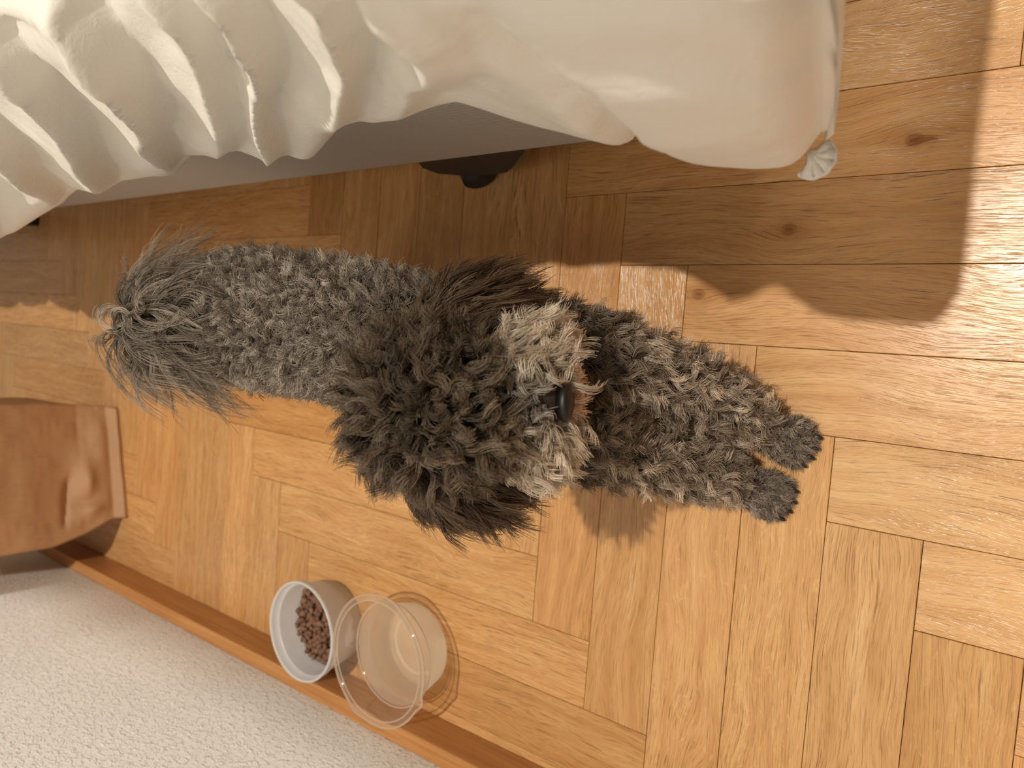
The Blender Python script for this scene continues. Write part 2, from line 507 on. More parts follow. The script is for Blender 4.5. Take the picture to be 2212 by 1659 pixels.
def catmull(P, n):
    """P: (k, ..., d) control rows -> n rows"""
    P = np.asarray(P, float); k = len(P)
    t = np.linspace(0, k - 1, n); i = np.clip(np.floor(t).astype(int), 0, k - 2); f = t - i
    g = lambda j: P[np.clip(j, 0, k - 1)]
    f = f.reshape((-1,) + (1,) * (P.ndim - 1))
    a, b, c, d = g(i - 1), g(i), g(i + 1), g(i + 2)
    return 0.5 * (2 * b + (c - a) * f + (2 * a - 5 * b + 4 * c - d) * f ** 2 + (3 * b - a - 3 * c + d) * f ** 3)

def build_duvet():
    hem = np.array(HEM)
    xs = np.concatenate([np.linspace(-26, -9, 90, endpoint=False), np.linspace(-9, 3.62, 360)])
    hy = np.interp(xs, hem[:, 0], hem[:, 1]); hh = np.interp(xs, hem[:, 0], hem[:, 2])
    ker = np.array([1, 2, 3, 2, 1.]); ker /= ker.sum()
    sm = lambda a: np.convolve(np.pad(a, 2, mode='edge'), ker, 'valid')
    hy, hh = sm(hy), sm(hh)
    corner = smoothstep(0.9, 2.3, xs)          # the foot corner hangs steeper
    foot = smoothstep(2.9, 3.9, xs)
    top = 6.6 - 0.9 * foot
    col = lambda y, h: np.stack([y, h], -1)
    up = lambda f: hh + (top - hh) * f
    ctrl = [col(hy + 9, top + 0.1), col(hy + 1.6 - 0.7 * corner, up(1.02)), col(hy + 0.6 - 0.50 * corner, up(0.90)), col(hy + 0.34 - 0.33 * corner, up(0.66)),
            col(hy + 0.20 - 0.20 * corner, up(0.40)), col(hy + 0.08 - 0.07 * corner, up(0.18)), col(hy, hh), col(hy + 0.10, hh - 0.12),
            col(hy + 0.42, hh + 0.05), col(hy + 0.62, up(0.36)), col(hy + 1.8, 5.4 - 1.9 * foot), col(hy + 5, 5.4 - 1.9 * foot)]
    NR = 111
    G = catmull(np.array(ctrl), NR)             # (NR, NC, 2)
    trow = np.linspace(0, len(ctrl) - 1, NR)
    # pleats: every ridge falls steeply on its foot side and rises gently on its head side
    ridges = np.array([-27, -25, -23.2, -21, -19, -17.1, -15.2, -13.4, -11.5, -9.5, -7.5, -5.6, -3.87, -2.2, -1.1, -0.35, 0.72, 1.45, 4.6])
    amps = np.array([.5, .45, .5, .45, .5, .5, .45, .5, .5, .5, .5, .52, .55, .55, .36, .42, .42, .32, .0])
    X = np.repeat(xs[None], NR, 0)
    # ridge lines swing towards the head end as they fall
    lean = np.interp(trow, [0, 1, 2, 2.7, 3.5, 4, 4.7, 5.3, 6, 7], [0.6, 0.6, 0.5, 0.4, 0, -0.3, -0.75, -1.05, -1.4, -1.4])[:, None] * np.clip(1.0 - 0.16 * X, 0.5, 1.3)
    xw = X - lean + 0.12 * vnoise(np.stack([X.ravel() * 0.9, np.repeat(trow, len(xs)) * 0.6, 0 * X.ravel()], -1), 3).reshape(X.shape)
    k = np.clip(np.searchsorted(ridges, xw) - 1, 0, len(ridges) - 2)
    ph = (xw - ridges[k]) / (ridges[k + 1] - ridges[k])
    w = ridges[k + 1] - ridges[k]
    drop = np.clip(0.24 / w, 0.1, 0.4)
    a0, a1 = amps[k], amps[k + 1]
    fall = np.clip(ph / drop, 0, 1) ** 0.9
    rise = np.clip((ph - drop) / (1 - drop), 0, 1) ** 1.25
    saw = np.where(ph < drop, a0 * (1 - fall), a1 * rise)
    amp = np.interp(trow, [0, 1, 1.8, 2.6, 3.4, 4.4, 5.3, 6, 7], [0, 0.4, 0.9, 1, 1, 0.95, 0.75, 0.3, 0])[:, None]
    d = saw * amp
    # crease: the foot corner laps over the last pleat
    Y, Z = G[..., 0].copy(), G[..., 1].copy()
    lap = np.interp(trow, [0, 1.5, 2.2, 2.5, 2.8, 3.2, 4, 5, 6, 7], [1.6, 1.85, 2.05, 2.2, 2.42, 2.6, 2.6, 2.48, 2.5, 2.5])[:, None]
    la = np.interp(trow, [0, 2.0, 2.6, 3.2, 4.2, 5.0, 5.6, 6.2], [0, 0, 0.05, 0.16, 0.20, 0.12, 0.05, 0])[:, None]
    d = d + la * smoothstep(-0.06, 0.06, X - lap) * (1 - smoothstep(0.15, 1.4, X - lap))
    shelf = np.exp(-((X - lap + 0.38) / 0.30) ** 2) * np.interp(trow, [3.0, 3.6, 4.2, 4.8, 5.6, 6.2], [0, 0.06, 0.16, 0.18, 0.08, 0])[:, None]
    d = d + shelf * (1 - smoothstep(-0.06, 0.06, X - lap))
    Y -= 0.85 * d; Z += 0.40 * d; X = X + 0.15 * d
    # loose wrinkles
    q = np.stack([X.ravel(), Y.ravel(), Z.ravel()], -1)
    outer = np.interp(trow, [0, 1, 2, 6, 6.8, 7.2], [0.3, 0.6, 1, 1, 0.5, 0])[:, None]
    n1 = vnoise(q * [1.1, 1.5, 1.5], 5).reshape(X.shape); n2 = vnoise(q * [3.1, 2.6, 2.6], 9).reshape(X.shape)
    n3 = vnoise(q * [7.5, 6.0, 6.0], 12).reshape(X.shape)
    e = outer * (0.05 * n1 + 0.03 * (0.5 - np.abs(n2)) + 0.010 * n3)
    Y -= 0.5 * e; Z += 0.85 * e
    xe = 3.44 + 0.235 * (Z - 3.4)
    X = X + (xe - 3.62) * smoothstep(1.8, 3.62, X)
    # the foot end rolls down
    cols = [np.stack([X, Y, Z], -1)]
    last = cols[0][:, -1]
    for phi in np.linspace(0.12, 1, 14):
        a = phi * math.pi / 2 * 1.15
        zt = 3.45 + 0.0 * last[:, 2]
        P = last.copy()
        keep = np.clip(math.cos(min(a, math.pi / 2)), 0, 1)
        P[:, 2] = zt + (last[:, 2] - zt) * keep
        P[:, 0] = 3.44 + 0.235 * (P[:, 2] - 3.4) + 0.07 * math.sin(min(2 * a, math.pi)) + 0.03 * np.sin(last[:, 1] * 2.1) * math.sin(a)
        cols.append(P[:, None])
    V = np.concatenate(cols, 1)
    nr, nc = V.shape[:2]
    idx = np.arange(nr * nc).reshape(nr, nc)
    F = np.stack([idx[:-1, :-1], idx[1:, :-1], idx[1:, 1:], idx[:-1, 1:]], -1).reshape(-1, 4)
    o = mesh_obj('duvet', V.reshape(-1, 3), F[:, ::-1], LINEN)
    tag(o, 'crumpled cream cotton duvet hanging over the bed side', 'duvet')
    # the turned-out corner of the cover: a small tongue with a stitched edge, tucked under the hem
    n, r = 24, 8
    def rim_pt(i, k=1.0):
        a = -0.9 + 3.2 * i / n
        return (3.39 + 0.14 * k * math.cos(a), 0.33 - 0.14 * k * math.sin(a), 3.36 + 0.012 * math.sin(i * 1.3))
    vs, fs = [(3.36, 0.37, 3.42)], []
    for k in (0.35, 0.7, 1.0):
        for i in range(n + 1):
            x, y, z = rim_pt(i, k); vs.append((x, y, z + 0.035 * (1 - k) + 0.008 * math.sin(i * 2.1) * k))
    for i in range(n): fs.append((0, i + 1, i + 2))
    for q in range(2):
        for i in range(n):
            a = 1 + q * (n + 1) + i
            fs.append((a, a + n + 1, a + n + 2, a + 1))
    c = mesh_obj('corner_tongue', vs, fs, LINEN, o)
    sl = c.modifiers.new('thickness', 'SOLIDIFY'); sl.thickness = 0.03 * K
    vs, fs = [], []
    for i in range(n + 1):
        cx, cy, cz = rim_pt(i); a = -0.9 + 3.2 * i / n
        for j in range(r):
            b = 2 * math.pi * j / r
            vs.append((cx + 0.022 * math.cos(b) * math.cos(a), cy - 0.022 * math.cos(b) * math.sin(a), cz + 0.022 * math.sin(b)))
    for i in range(n):
        for j in range(r):
            fs.append((i * r + j, i * r + (j + 1) % r, (i + 1) * r + (j + 1) % r, (i + 1) * r + j))
    mesh_obj('seam', vs, fs, LINEN, c)
    return o
DUVET = build_duvet()

# ------------------------------------------------------------------ kraft paper bag
def build_bag():
    bag = empty('paper_bag', (-15.3, -5.1, 0))
    # outline per level: front-left/back corners (x, y); the bag widens upwards
    lv = [(0.0, [(-13.72, -6.40), (-14.50, -3.68), (-17.4, -4.2), (-17.0, -6.75)]),
          (0.08, [(-13.70, -6.42), (-14.48, -3.66), (-17.4, -4.15), (-17.0, -6.78)]),
          (0.26, [(-13.93, -6.46), (-14.70, -3.62), (-17.3, -4.1), (-17.0, -6.85)]),
          (0.9, [(-14.00, -6.78), (-14.85, -3.60), (-17.3, -4.0), (-17.1, -7.05)]),
          (1.6, [(-14.0, -6.98), (-14.75, -3.55), (-17.3, -3.95), (-17.1, -7.2)]),
          (2.6, [(-13.95, -6.98), (-14.65, -3.55), (-17.3, -3.95), (-17.1, -7.2)]),
          (4.2, [(-13.9, -6.95), (-14.6, -3.6), (-17.2, -3.95), (-17.1, -7.15)]),
          (6.0, [(-14.3, -6.9), (-14.8, -3.65), (-16.9, -3.95), (-16.8, -7.1)])]
    zs = [l[0] for l in lv]
    NZ, NS = 130, 48
    vs = []
    for iz in range(NZ + 1):
        z = 6.0 * (iz / NZ) ** 1.6
        cs = [np.array([np.interp(z, zs, [l[1][k][0] for l in lv]), np.interp(z, zs, [l[1][k][1] for l in lv])]) for k in range(4)]
        for k in range(4):
            a, b = cs[k], cs[(k + 1) % 4]
            for j in range(NS):
                f = j / NS
                p = a + (b - a) * f
                e = b - a; nrm = np.array([e[1], -e[0]]) / np.linalg.norm(e) * -1
                w = 4 * f * (1 - f)
                bulge = 0.0
                if k == 0:   # face turned to the camera
                    up = smoothstep(0.4, 1.6, z)
                    bulge = 0.10 * w * up
                    # crumple: a sharp pinch across the face, with slanting dents below it
                    win = float(smoothstep(0.06, 0.16, f) * (1 - smoothstep(0.38, 0.5, f)))
                    zc = 1.22 - 0.5 * (f - 0.3)
                    bulge += 0.15 * win * math.exp(-abs(z - zc) / 0.10)
                    bulge -= 0.20 * math.exp(-((f - 0.40) / 0.16) ** 2 - ((z - 0.80) / 0.20) ** 2)
                    bulge -= 0.16 * max(0.0, 1 - abs(f - 0.16) / 0.10) * math.exp(-((z - 0.72) / 0.25) ** 2)
                    bulge += 0.08 * max(0.0, 1 - abs(f - 0.22 - 0.12 * (z - 0.7)) / 0.05) * math.exp(-((z - 0.75) / 0.3) ** 2)
                    bulge -= 0.08 * w * math.exp(-((z - 0.45) / 0.22) ** 2)
                elif k == 1:
                    bulge = -0.22 * w * smoothstep(0.3, 2, z)
                elif k == 3:
                    bulge = 0.16 * w * math.sin(z * 2.1 + 1)
                p = p + nrm * bulge
                vs.append((p[0] + 15.3, p[1] + 5.1, z))
    n = 4 * NS
    fs = []
    for iz in range(NZ):
        for j in range(n):
            fs.append((iz * n + j, iz * n + (j + 1) % n, (iz + 1) * n + (j + 1) % n, (iz + 1) * n + j))
    v = np.array(vs)
    e = 0.022 * vnoise(v * 2.4 + 7, 4) + 0.012 * np.abs(vnoise(v * 5 + 3, 8))
    v[:, 0] += e; v[:, 1] += e * 0.4
    v[:, 2] = np.maximum(v[:, 2], 0)
    o = mesh_obj('body', v, fs, KRAFT, bag)
    sm = o.modifiers.new('thickness', 'SOLIDIFY'); sm.thickness = 0.02 * K; sm.offset = -1
    b = mesh_obj('bottom', v[:n] + [0, 0, 0.01], [list(range(n))], KRAFT, bag, smooth=False)
    tag(bag, 'brown kraft paper bag standing against the skirting board', 'paper bag')
build_bag()

# ------------------------------------------------------------------ white food cup
wc = empty('food_cup', (-5.47, -6.69, 0))
tag(wc, 'opaque white plastic cup holding brown dog kibble', 'cup')
lathe('body', [(0.001, 0.05), (0.68, 0.05), (0.72, 0.09), (0.818, 0.655), (0.822, 0.672), (0.848, 0.672), (0.858, 0.79), (0.868, 0.825), (0.893, 0.828), (0.905, 0.80), (0.897, 0.772), (0.875, 0.76), (0.872, 0.64),
               (0.84, 0.62), (0.755, 0.03), (0.735, 0.0), (0.70, 0.0), (0.68, 0.02), (0.001, 0.02)], WHITE_PL, wc, 120)
def kibble_mesh(s):
    b = bmesh.new()
    bmesh.ops.create_icosphere(b, subdivisions=2, radius=1)
    for v in b.verts:
        c = v.co
        nn = 1 + 0.16 * math.sin(3.1 * c.x + s) * math.cos(2.7 * c.y + s * 2) + 0.1 * math.sin(5 * c.z + s * 3)
        v.co = Vector((c.x * 0.066 * nn, c.y * 0.058 * nn, c.z * 0.042 * nn)) * K
    me = bpy.data.meshes.new('kibble'); b.to_mesh(me); b.free()
    me.materials.append(KIBBLE)
    me.polygons.foreach_set('use_smooth', [True] * len(me.polygons))
    return me
KM = [kibble_mesh(s) for s in range(5)]
rk = random.Random(5)
placed = []
tries = 0
while len(placed) < 165 and tries < 40000:
    tries += 1
    a, r = rk.uniform(0, 2 * math.pi), 0.71 * math.sqrt(rk.random())
    x, y = r * math.cos(a), r * math.sin(a)
    if all((x - p[0]) ** 2 + (y - p[1]) ** 2 > 0.083 ** 2 for p in placed):
        placed.append((x, y))
for x, y in placed:
    o = bpy.data.objects.new('kibble', rk.choice(KM))
    o.location = ((-5.47 + x) * K, (-6.69 + y) * K, (0.30 + rk.uniform(-0.03, 0.06)) * K)
    o.rotation_euler = (rk.uniform(-0.9, 0.9), rk.uniform(-0.9, 0.9), rk.uniform(0, 6.3))
    link(o)
    tag(o, 'small round brown kibble piece lying in the white cup', 'kibble', 'dog kibble in the white cup')
# a bed of kibble below the top layer
lathe_bed = lathe('kibble_bed', [(0.001, 0.27), (0.70, 0.27), (0.74, 0.24), (0.70, 0.10), (0.001, 0.10)], KIBBLE, wc, 64)
tag(lathe_bed, kind='stuff')

# ------------------------------------------------------------------ clear water cup
pc = empty('water_cup', (-3.29, -6.45, 0))
tag(pc, 'translucent plastic tub of water with a wide clear rim', 'tub')
lathe('body', [(0.001, 0.05), (0.50, 0.05), (0.56, 0.03), (0.66, 0.03), (0.70, 0.07), (0.83, 0.62)], FROST, pc, 120)
def tabs(a, i):
    k = 0.0
    for c, wd, amt in ((-0.35, 0.10, 0.05), (-2.0, 0.14, 0.06), (1.35, 0.25, 0.025)):
        d = (a - c + math.pi) % (2 * math.pi) - math.pi
        if i >= 5: k += amt * math.exp(-(d / wd) ** 2)
    return (k, -0.3 * k)
lathe('rim', [(0.83, 0.62), (0.875, 0.645), (0.885, 0.70), (0.955, 0.98), (0.985, 1.01), (1.035, 1.02), (1.05, 0.99), (1.055, 0.95)], CLEAR, pc, 160, tabs)
def bead(name, r, z, th, par, mod=None):
    return lathe(name, [(r + th * math.cos(q * math.pi / 4), z + th * math.sin(q * math.pi / 4)) for q in range(9)], BEAD, par, 140, mod)
bead('rim_bead', 1.045, 0.985, 0.018, pc, lambda a, i: tabs(a, 9))
bead('rim_step', 0.957, 0.985, 0.012, pc)
bead('body_edge', 0.855, 0.635, 0.014, pc)
wtr = lathe('water', [(0.0005, 0.40), (0.40, 0.40), (0.765, 0.40), (0.775, 0.405)], WATER, pc, 96)
lathe('base_ring', [(0.47, 0.052), (0.49, 0.075), (0.52, 0.075), (0.54, 0.052)], FROST, pc, 96)

# ------------------------------------------------------------------ dog
# bones: p0, r0, p1, r1, region
BACK, HEAD, EAR, MUZ, LEG, PAW, TAIL, CHEST, HIND, BEARD = range(10)
BONES = [
    ((0.35, -1.55, 3.2), 0.64, (-1.8, -1.20, 3.3), 0.66, BACK),
    ((-1.8, -1.20, 3.3), 0.66, (-3.85, -1.12, 3.35), 0.70, BACK),
    ((0.35, -1.55, 3.15), 0.62, (0.65, -1.62, 2.6), 0.48, CHEST),
    ((0.0, -1.5, 3.5), 0.50, (0.40, -1.72, 3.95), 0.50, HEAD),
    ((0.42, -1.84, 4.08), 0.60, (0.68, -1.82, 4.06), 0.52, HEAD),
    ((0.95, -1.73, 3.86), 0.40, (1.24, -1.69, 3.64), 0.30, MUZ),
    ((1.08, -1.73, 3.72), 0.30, (1.10, -1.34, 3.56), 0.27, MUZ),
    ((1.08, -1.73, 3.72), 0.30, (1.16, -2.08, 3.54), 0.27, MUZ),
    ((1.20, -1.46, 3.42), 0.17, (1.34, -1.68, 3.36), 0.16, BEARD),
    ((1.34, -1.68, 3.36), 0.16, (1.22, -1.92, 3.40), 0.17, BEARD),
    ((0.32, -1.30, 4.15), 0.20, (0.30, -0.98, 3.75), 0.28, EAR),
    ((0.30, -0.98, 3.75), 0.28, (0.36, -0.86, 3.40), 0.24, EAR),
    ((0.38, -2.32, 4.20), 0.20, (0.42, -2.52, 3.85), 0.32, EAR),
    ((0.42, -2.52, 3.85), 0.32, (0.58, -2.58, 3.52), 0.28, EAR),
    # fore legs
    ((0.45, -1.25, 2.9), 0.46, (1.05, -1.27, 2.2), 0.34, LEG),
    ((1.05, -1.27, 2.2), 0.34, (1.72, -1.56, 1.25), 0.26, LEG),
    ((1.72, -1.56, 1.25), 0.26, (2.10, -1.86, 0.55), 0.21, LEG),
    ((2.10, -1.86, 0.55), 0.21, (2.28, -2.00, 0.22), 0.19, PAW),
    ((2.28, -2.00, 0.20), 0.19, (2.48, -2.08, 0.16), 0.15, PAW),
    ((0.45, -2.02, 2.9), 0.44, (0.95, -2.16, 2.2), 0.33, LEG),
    ((0.95, -2.16, 2.2), 0.33, (1.48, -2.40, 1.20), 0.25, LEG),
    ((1.48, -2.40, 1.20), 0.25, (1.90, -2.60, 0.50), 0.20, LEG),
    ((1.90, -2.60, 0.50), 0.20, (2.08, -2.70, 0.22), 0.19, PAW),
    ((2.08, -2.70, 0.20), 0.19, (2.28, -2.77, 0.16), 0.15, PAW),
    # hind legs
    ((-3.75, -0.85, 3.1), 0.52, (-3.45, -0.72, 2.1), 0.36, HIND),
    ((-3.45, -0.72, 2.1), 0.34, (-4.45, -0.74, 1.15), 0.24, HIND),
    ((-4.45, -0.74, 1.15), 0.22, (-4.25, -0.76, 0.25), 0.20, HIND),
    ((-4.25, -0.76, 0.20), 0.19, (-3.95, -0.78, 0.16), 0.15, PAW),
    ((-3.75, -1.45, 3.1), 0.52, (-3.45, -1.55, 2.1), 0.36, HIND),
    ((-3.45, -1.55, 2.1), 0.34, (-4.45, -1.55, 1.15), 0.24, HIND),
    ((-4.45, -1.55, 1.15), 0.22, (-4.25, -1.57, 0.25), 0.20, HIND),
    ((-4.25, -1.57, 0.20), 0.19, (-3.95, -1.59, 0.16), 0.15, PAW),
    # tail, carried up over the rump
    ((-4.15, -1.15, 3.7), 0.30, (-4.50, -1.20, 4.10), 0.20, TAIL),
    ((-4.50, -1.20, 4.10), 0.20, (-4.52, -1.26, 4.45), 0.15, TAIL),
    ((-4.52, -1.26, 4.45), 0.15, (-4.15, -1.30, 4.55), 0.11, TAIL),
]
TOES = [((2.28, -2.00), (2.48, -2.08)), ((2.08, -2.70), (2.28, -2.77))]

def build_dog_body():
    bm = bmesh.new()
    def ball(c, r):
        bmesh.ops.create_icosphere(bm, subdivisions=3, radius=r * K, matrix=Matrix.Translation(Vector(c) * K))
    for p0, r0, p1, r1, reg in BONES:
        a, b = Vector(p0), Vector(p1)
        n = max(2, int((b - a).length / (0.35 * min(r0, r1))) + 1)
        for i in range(n + 1):
            f = i / n
            ball(a.lerp(b, f), r0 + (r1 - r0) * f)
    for (ax, ay), (bx, by) in TOES:     # four toes on each fore paw
        d = Vector((bx - ax, by - ay, 0)).normalized(); s = Vector((-d.y, d.x, 0))
        for q in (-1.5, -0.5, 0.5, 1.5):
            base = Vector((bx, by, 0.15)) + s * q * 0.125 + d * (0.07 - 0.035 * abs(q))
            for f in (0, 0.5, 1):
                ball(base + d * 0.17 * f - Vector((0, 0, 0.05 * f)), 0.095 - 0.015 * f)
    me = bpy.data.meshes.new('dog_raw'); bm.to_mesh(me); bm.free()
    tmp = bpy.data.objects.new('dog_raw', me); scene.collection.objects.link(tmp)
    rm = tmp.modifiers.new('r', 'REMESH'); rm.mode = 'VOXEL'; rm.voxel_size = 0.055 * K
    smo = tmp.modifiers.new('s', 'SMOOTH'); smo.iterations = 8; smo.factor = 0.5
    dg = bpy.context.evaluated_depsgraph_get()
    ev = tmp.evaluated_get(dg)
    out = bpy.data.meshes.new_from_object(ev, preserve_all_data_layers=False, depsgraph=dg)
    bpy.data.objects.remove(tmp); bpy.data.meshes.remove(me)
    out.name = 'dog'
    out.materials.clear(); out.materials.append(SKIN)
    out.polygons.foreach_set('use_smooth', [True] * len(out.polygons))
    return out
dog_me = build_dog_body()
dog = link(bpy.data.objects.new('dog', dog_me))
tag(dog, 'curly grey-brown poodle standing on the parquet with its head lowered', 'dog')

def blob(name, c, r, mat, parent, rot=(0, 0, 0), sub=3):
    b = bmesh.new()
    bmesh.ops.create_icosphere(b, subdivisions=sub, radius=1)
    o = bm_obj(name, b, mat, parent, True)
    o.location = Vector(c) * K; o.scale = [x * K for x in r]; o.rotation_euler = rot
    return o

# nose with nostrils, at the end of the muzzle
def build_nose():
    b = bmesh.new()
    bmesh.ops.create_icosphere(b, subdivisions=4, radius=1)
    for v in b.verts:
        c = v.co
        # x forward, y across, z up: flat front, nostril dents, philtrum
        fx = c.x * (0.75 if c.x > 0 else 1.0)
        yy = c.y * (1.0 + 0.18 * c.z)
        d = 0
        for s in (-1, 1):
            d += 0.30 * math.exp(-(((c.y - 0.48 * s) / 0.2) ** 2 + ((c.z + 0.08) / 0.26) ** 2)) * (1 if c.x > 0 else 0)
        d += 0.12 * math.exp(-(c.y / 0.08) ** 2) * (1 if c.x > 0 and c.z < 0.1 else 0)
        v.co = Vector((fx - d, yy, c.z))
    o = bm_obj('nose', b, NOSE, dog, True)
    o.location = Vector((1.56, -1.685, 3.60)) * K
    o.scale = (0.10 * K, 0.165 * K, 0.14 * K)
    o.rotation_euler = (0, math.radians(20), math.radians(4))
    tag(o, 'black wet nose')
build_nose()
for y in (-1.44, -2.06):
    blob('eye', (1.04, y, 4.18), (0.10, 0.09, 0.10), EYE, dog)
for (ax, ay), (bx, by) in TOES:
    d = Vector((bx - ax, by - ay, 0)).normalized(); s = Vector((-d.y, d.x, 0))
    for q in (-1.5, -0.5, 0.5, 1.5):
        tip = Vector((bx, by, 0.09)) + s * q * 0.128 + d * (0.36 - 0.035 * abs(q))
        blob('claw', tip, (0.065, 0.028, 0.032), CLAW, dog, (0, math.radians(22), math.atan2(d.y, d.x)), 2)

# ---------------- fur
def region_of(p):
    best = np.full(len(p), 1e9); reg = np.zeros(len(p), int); par = np.zeros(len(p)); bone = np.zeros(len(p), int)
    for k, (p0, r0, p1, r1, rg) in enumerate(BONES):
        a, b = np.array(p0), np.array(p1); ab = b - a
        t = np.clip((p - a) @ ab / (ab @ ab), 0, 1)
        d = np.linalg.norm(p - (a + t[:, None] * ab), axis=1) - (r0 + (r1 - r0) * t)
        m = d < best
        best[m] = d[m]; reg[m] = rg; par[m] = t[m]; bone[m] = k
    return reg, par, bone

def nz(v):
    return v / np.maximum(np.linalg.norm(v, axis=-1, keepdims=True), 1e-9)

# per region: density(/unit^2), length, lift (share of the normal), curl radius, turns, clump radius, strands, gravity
SPEC = {
    BACK:  (460, 0.27, 0.60, 0.034, 1.5, 0.028, 15, 0.05),
    CHEST: (260, 0.28, 0.50, 0.045, 1.1, 0.040, 18, 0.15),
    HEAD:  (260, 0.34, 0.74, 0.050, 1.0, 0.044, 26, 0.12),
    EAR:   (330, 0.46, 0.30, 0.030, 0.9, 0.034, 16, 0.75),
    MUZ:   (250, 0.31, 0.42, 0.060, 0.8, 0.044, 22, 0.35),
    BEARD: (420, 0.15, 0.35, 0.022, 0.7, 0.028, 16, 0.30),
    LEG:   (330, 0.27, 0.42, 0.042, 1.1, 0.038, 22, 0.22),
    PAW:   (800, 0.10, 0.40, 0.016, 0.8, 0.020, 12, 0.05),
    TAIL:  (400, 1.02, 0.42, 0.12, 1.0, 0.034, 13, 0.80),
    HIND:  (200, 0.28, 0.55, 0.036, 1.4, 0.040, 14, 0.25),
}
COL = {   # dark tone, light tone
    BACK:  (srgb(98, 86, 76), srgb(222, 210, 194)),
    CHEST: (srgb(64, 50, 36), srgb(128, 108, 86)),
    HEAD:  (srgb(64, 53, 42), srgb(152, 132, 109)),
    EAR:   (srgb(78, 62, 48), srgb(146, 124, 102)),
    MUZ:   (srgb(186, 170, 150), srgb(255, 246, 230)),
    BEARD: (srgb(222, 188, 160), srgb(246, 224, 202)),
    LEG:   (srgb(112, 95, 78), srgb(248, 232, 212)),
    PAW:   (srgb(100, 88, 77), srgb(214, 198, 180)),
    TAIL:  (srgb(104, 94, 84), srgb(212, 198, 180)),
    HIND:  (srgb(90, 76, 62), srgb(160, 142, 122)),
}
def grow_fur():
    n = len(dog_me.vertices)
    v = np.empty(n * 3, np.float32); dog_me.vertices.foreach_get('co', v); v = v.reshape(-1, 3).astype(float) / K
    dog_me.calc_loop_triangles()
    tr = np.empty(len(dog_me.loop_triangles) * 3, np.int32); dog_me.loop_triangles.foreach_get('vertices', tr); tr = tr.reshape(-1, 3)
    vn = np.empty(n * 3, np.float32); dog_me.vertices.foreach_get('normal', vn); vn = vn.reshape(-1, 3).astype(float)
    A, B, C_ = v[tr[:, 0]], v[tr[:, 1]], v[tr[:, 2]]
    area = 0.5 * np.linalg.norm(np.cross(B - A, C_ - A), axis=1)
    treg, _, _ = region_of((A + B + C_) / 3)
    names = {BACK: 'back_coat', CHEST: 'chest_coat', HEAD: 'head_coat', EAR: 'ear_coat', MUZ: 'muzzle_coat', BEARD: 'beard', LEG: 'leg_coat', PAW: 'paw_coat', TAIL: 'tail_plume', HIND: 'hind_leg_coat'}
    labels = {MUZ: 'pale cream-grey wavy muzzle fur', BEARD: 'rusty tan fur below the nose', EAR: 'dark brown hanging ear fur', TAIL: 'long wavy grey tail plume', PAW: 'dark grey paw fur', BACK: 'tightly curled grey back wool'}
    for rg, (dens, length, lift, crad, turns, clump, ns, grav) in SPEC.items():
        sel = np.where(treg == rg)[0]
        if not len(sel): continue
        w = area[sel]; N = int(w.sum() * dens)
        # stratified picks along the cumulated area
        cum = np.cumsum(w); pick = sel[np.searchsorted(cum, (np.arange(N) + RNG.random(N)) / N * cum[-1], side='left').clip(0, len(sel) - 1)]
        r1, r2 = RNG.random(N), RNG.random(N); s1 = np.sqrt(r1)
        ba = np.stack([1 - s1, s1 * (1 - r2), s1 * r2], 1)
        P = (v[tr[pick]] * ba[:, :, None]).sum(1); Nn = nz((vn[tr[pick]] * ba[:, :, None]).sum(1))
        _, par, bone = region_of(P)
        flow = np.zeros((N, 3))
        if rg in (BACK, HIND): flow[:] = (-0.8, 0, -0.35)
        elif rg == CHEST: flow[:] = (0.2, 0, -1)
        elif rg == HEAD: flow = nz(P - np.array([0.65, -1.80, 4.5])) * 0.9 + np.array([-0.1, 0, -0.25])
        elif rg == EAR:
            side = np.where(P[:, 1] > -1.8, 1, -1)
            flow[:, 1] = 0.30 * side; flow[:, 2] = -1; flow[:, 0] = np.where(side > 0, 0.05, -0.25)
        elif rg == MUZ:
            flow[:, 1] = np.sign(P[:, 1] + 1.71) * 0.6; flow[:, 2] = -0.55; flow[:, 0] = 0.15
        elif rg == BEARD: flow[:, 1] = np.sign(P[:, 1] + 1.69) * 0.5; flow[:, 2] = -0.8; flow[:, 0] = 0.3
        elif rg == LEG: flow[:] = (0.55, -0.15, -0.8)
        elif rg == PAW: flow[:] = (0.9, -0.25, -0.3)
        elif rg == TAIL:
            ax = nz(P - np.array([-4.62, -1.28, 4.45]))
            flow = ax * np.array([0.8, 1.4, 0.2]) + np.array([0.60, -0.60, -0.15])
        flow = flow - 0.6 * Nn * (flow * Nn).sum(1, keepdims=True)
        rnd = RNG.normal(size=(N, 3)) * 0.38
        D = nz(Nn * lift + nz(flow + 1e-6) * (1 - lift) + rnd * (0.75 if rg in (BACK, HEAD, LEG, CHEST) else 0.5))
        L = length * RNG.uniform(0.65, 1.25, N)
        if rg == MUZ:
            bridge = np.exp(-((P[:, 1] + 1.71) / 0.20) ** 2) * smoothstep(3.55, 3.8, P[:, 2])
            L *= 1 - 0.6 * bridge
        if rg == TAIL: L *= 0.35 + 0.75 * smoothstep(3.8, 4.4, P[:, 2])
        if rg == HEAD: L *= 0.75 + 0.35 * smoothstep(3.7, 4.5, P[:, 2])
        npt = 30 if rg == TAIL else 12
        s = np.linspace(0, 1, npt)
        # frame round D
        ref = np.where(np.abs(D[:, 2:3]) < 0.9, np.array([[0, 0, 1.0]]), np.array([[1.0, 0, 0]]))
        U = nz(np.cross(D, ref)); W = np.cross(D, U)
        ph = RNG.uniform(0, 2 * np.pi, N); hand = RNG.choice([-1, 1], N); tn = turns * RNG.uniform(0.7, 1.35, N); cr = crad * RNG.uniform(0.6, 1.4, N)
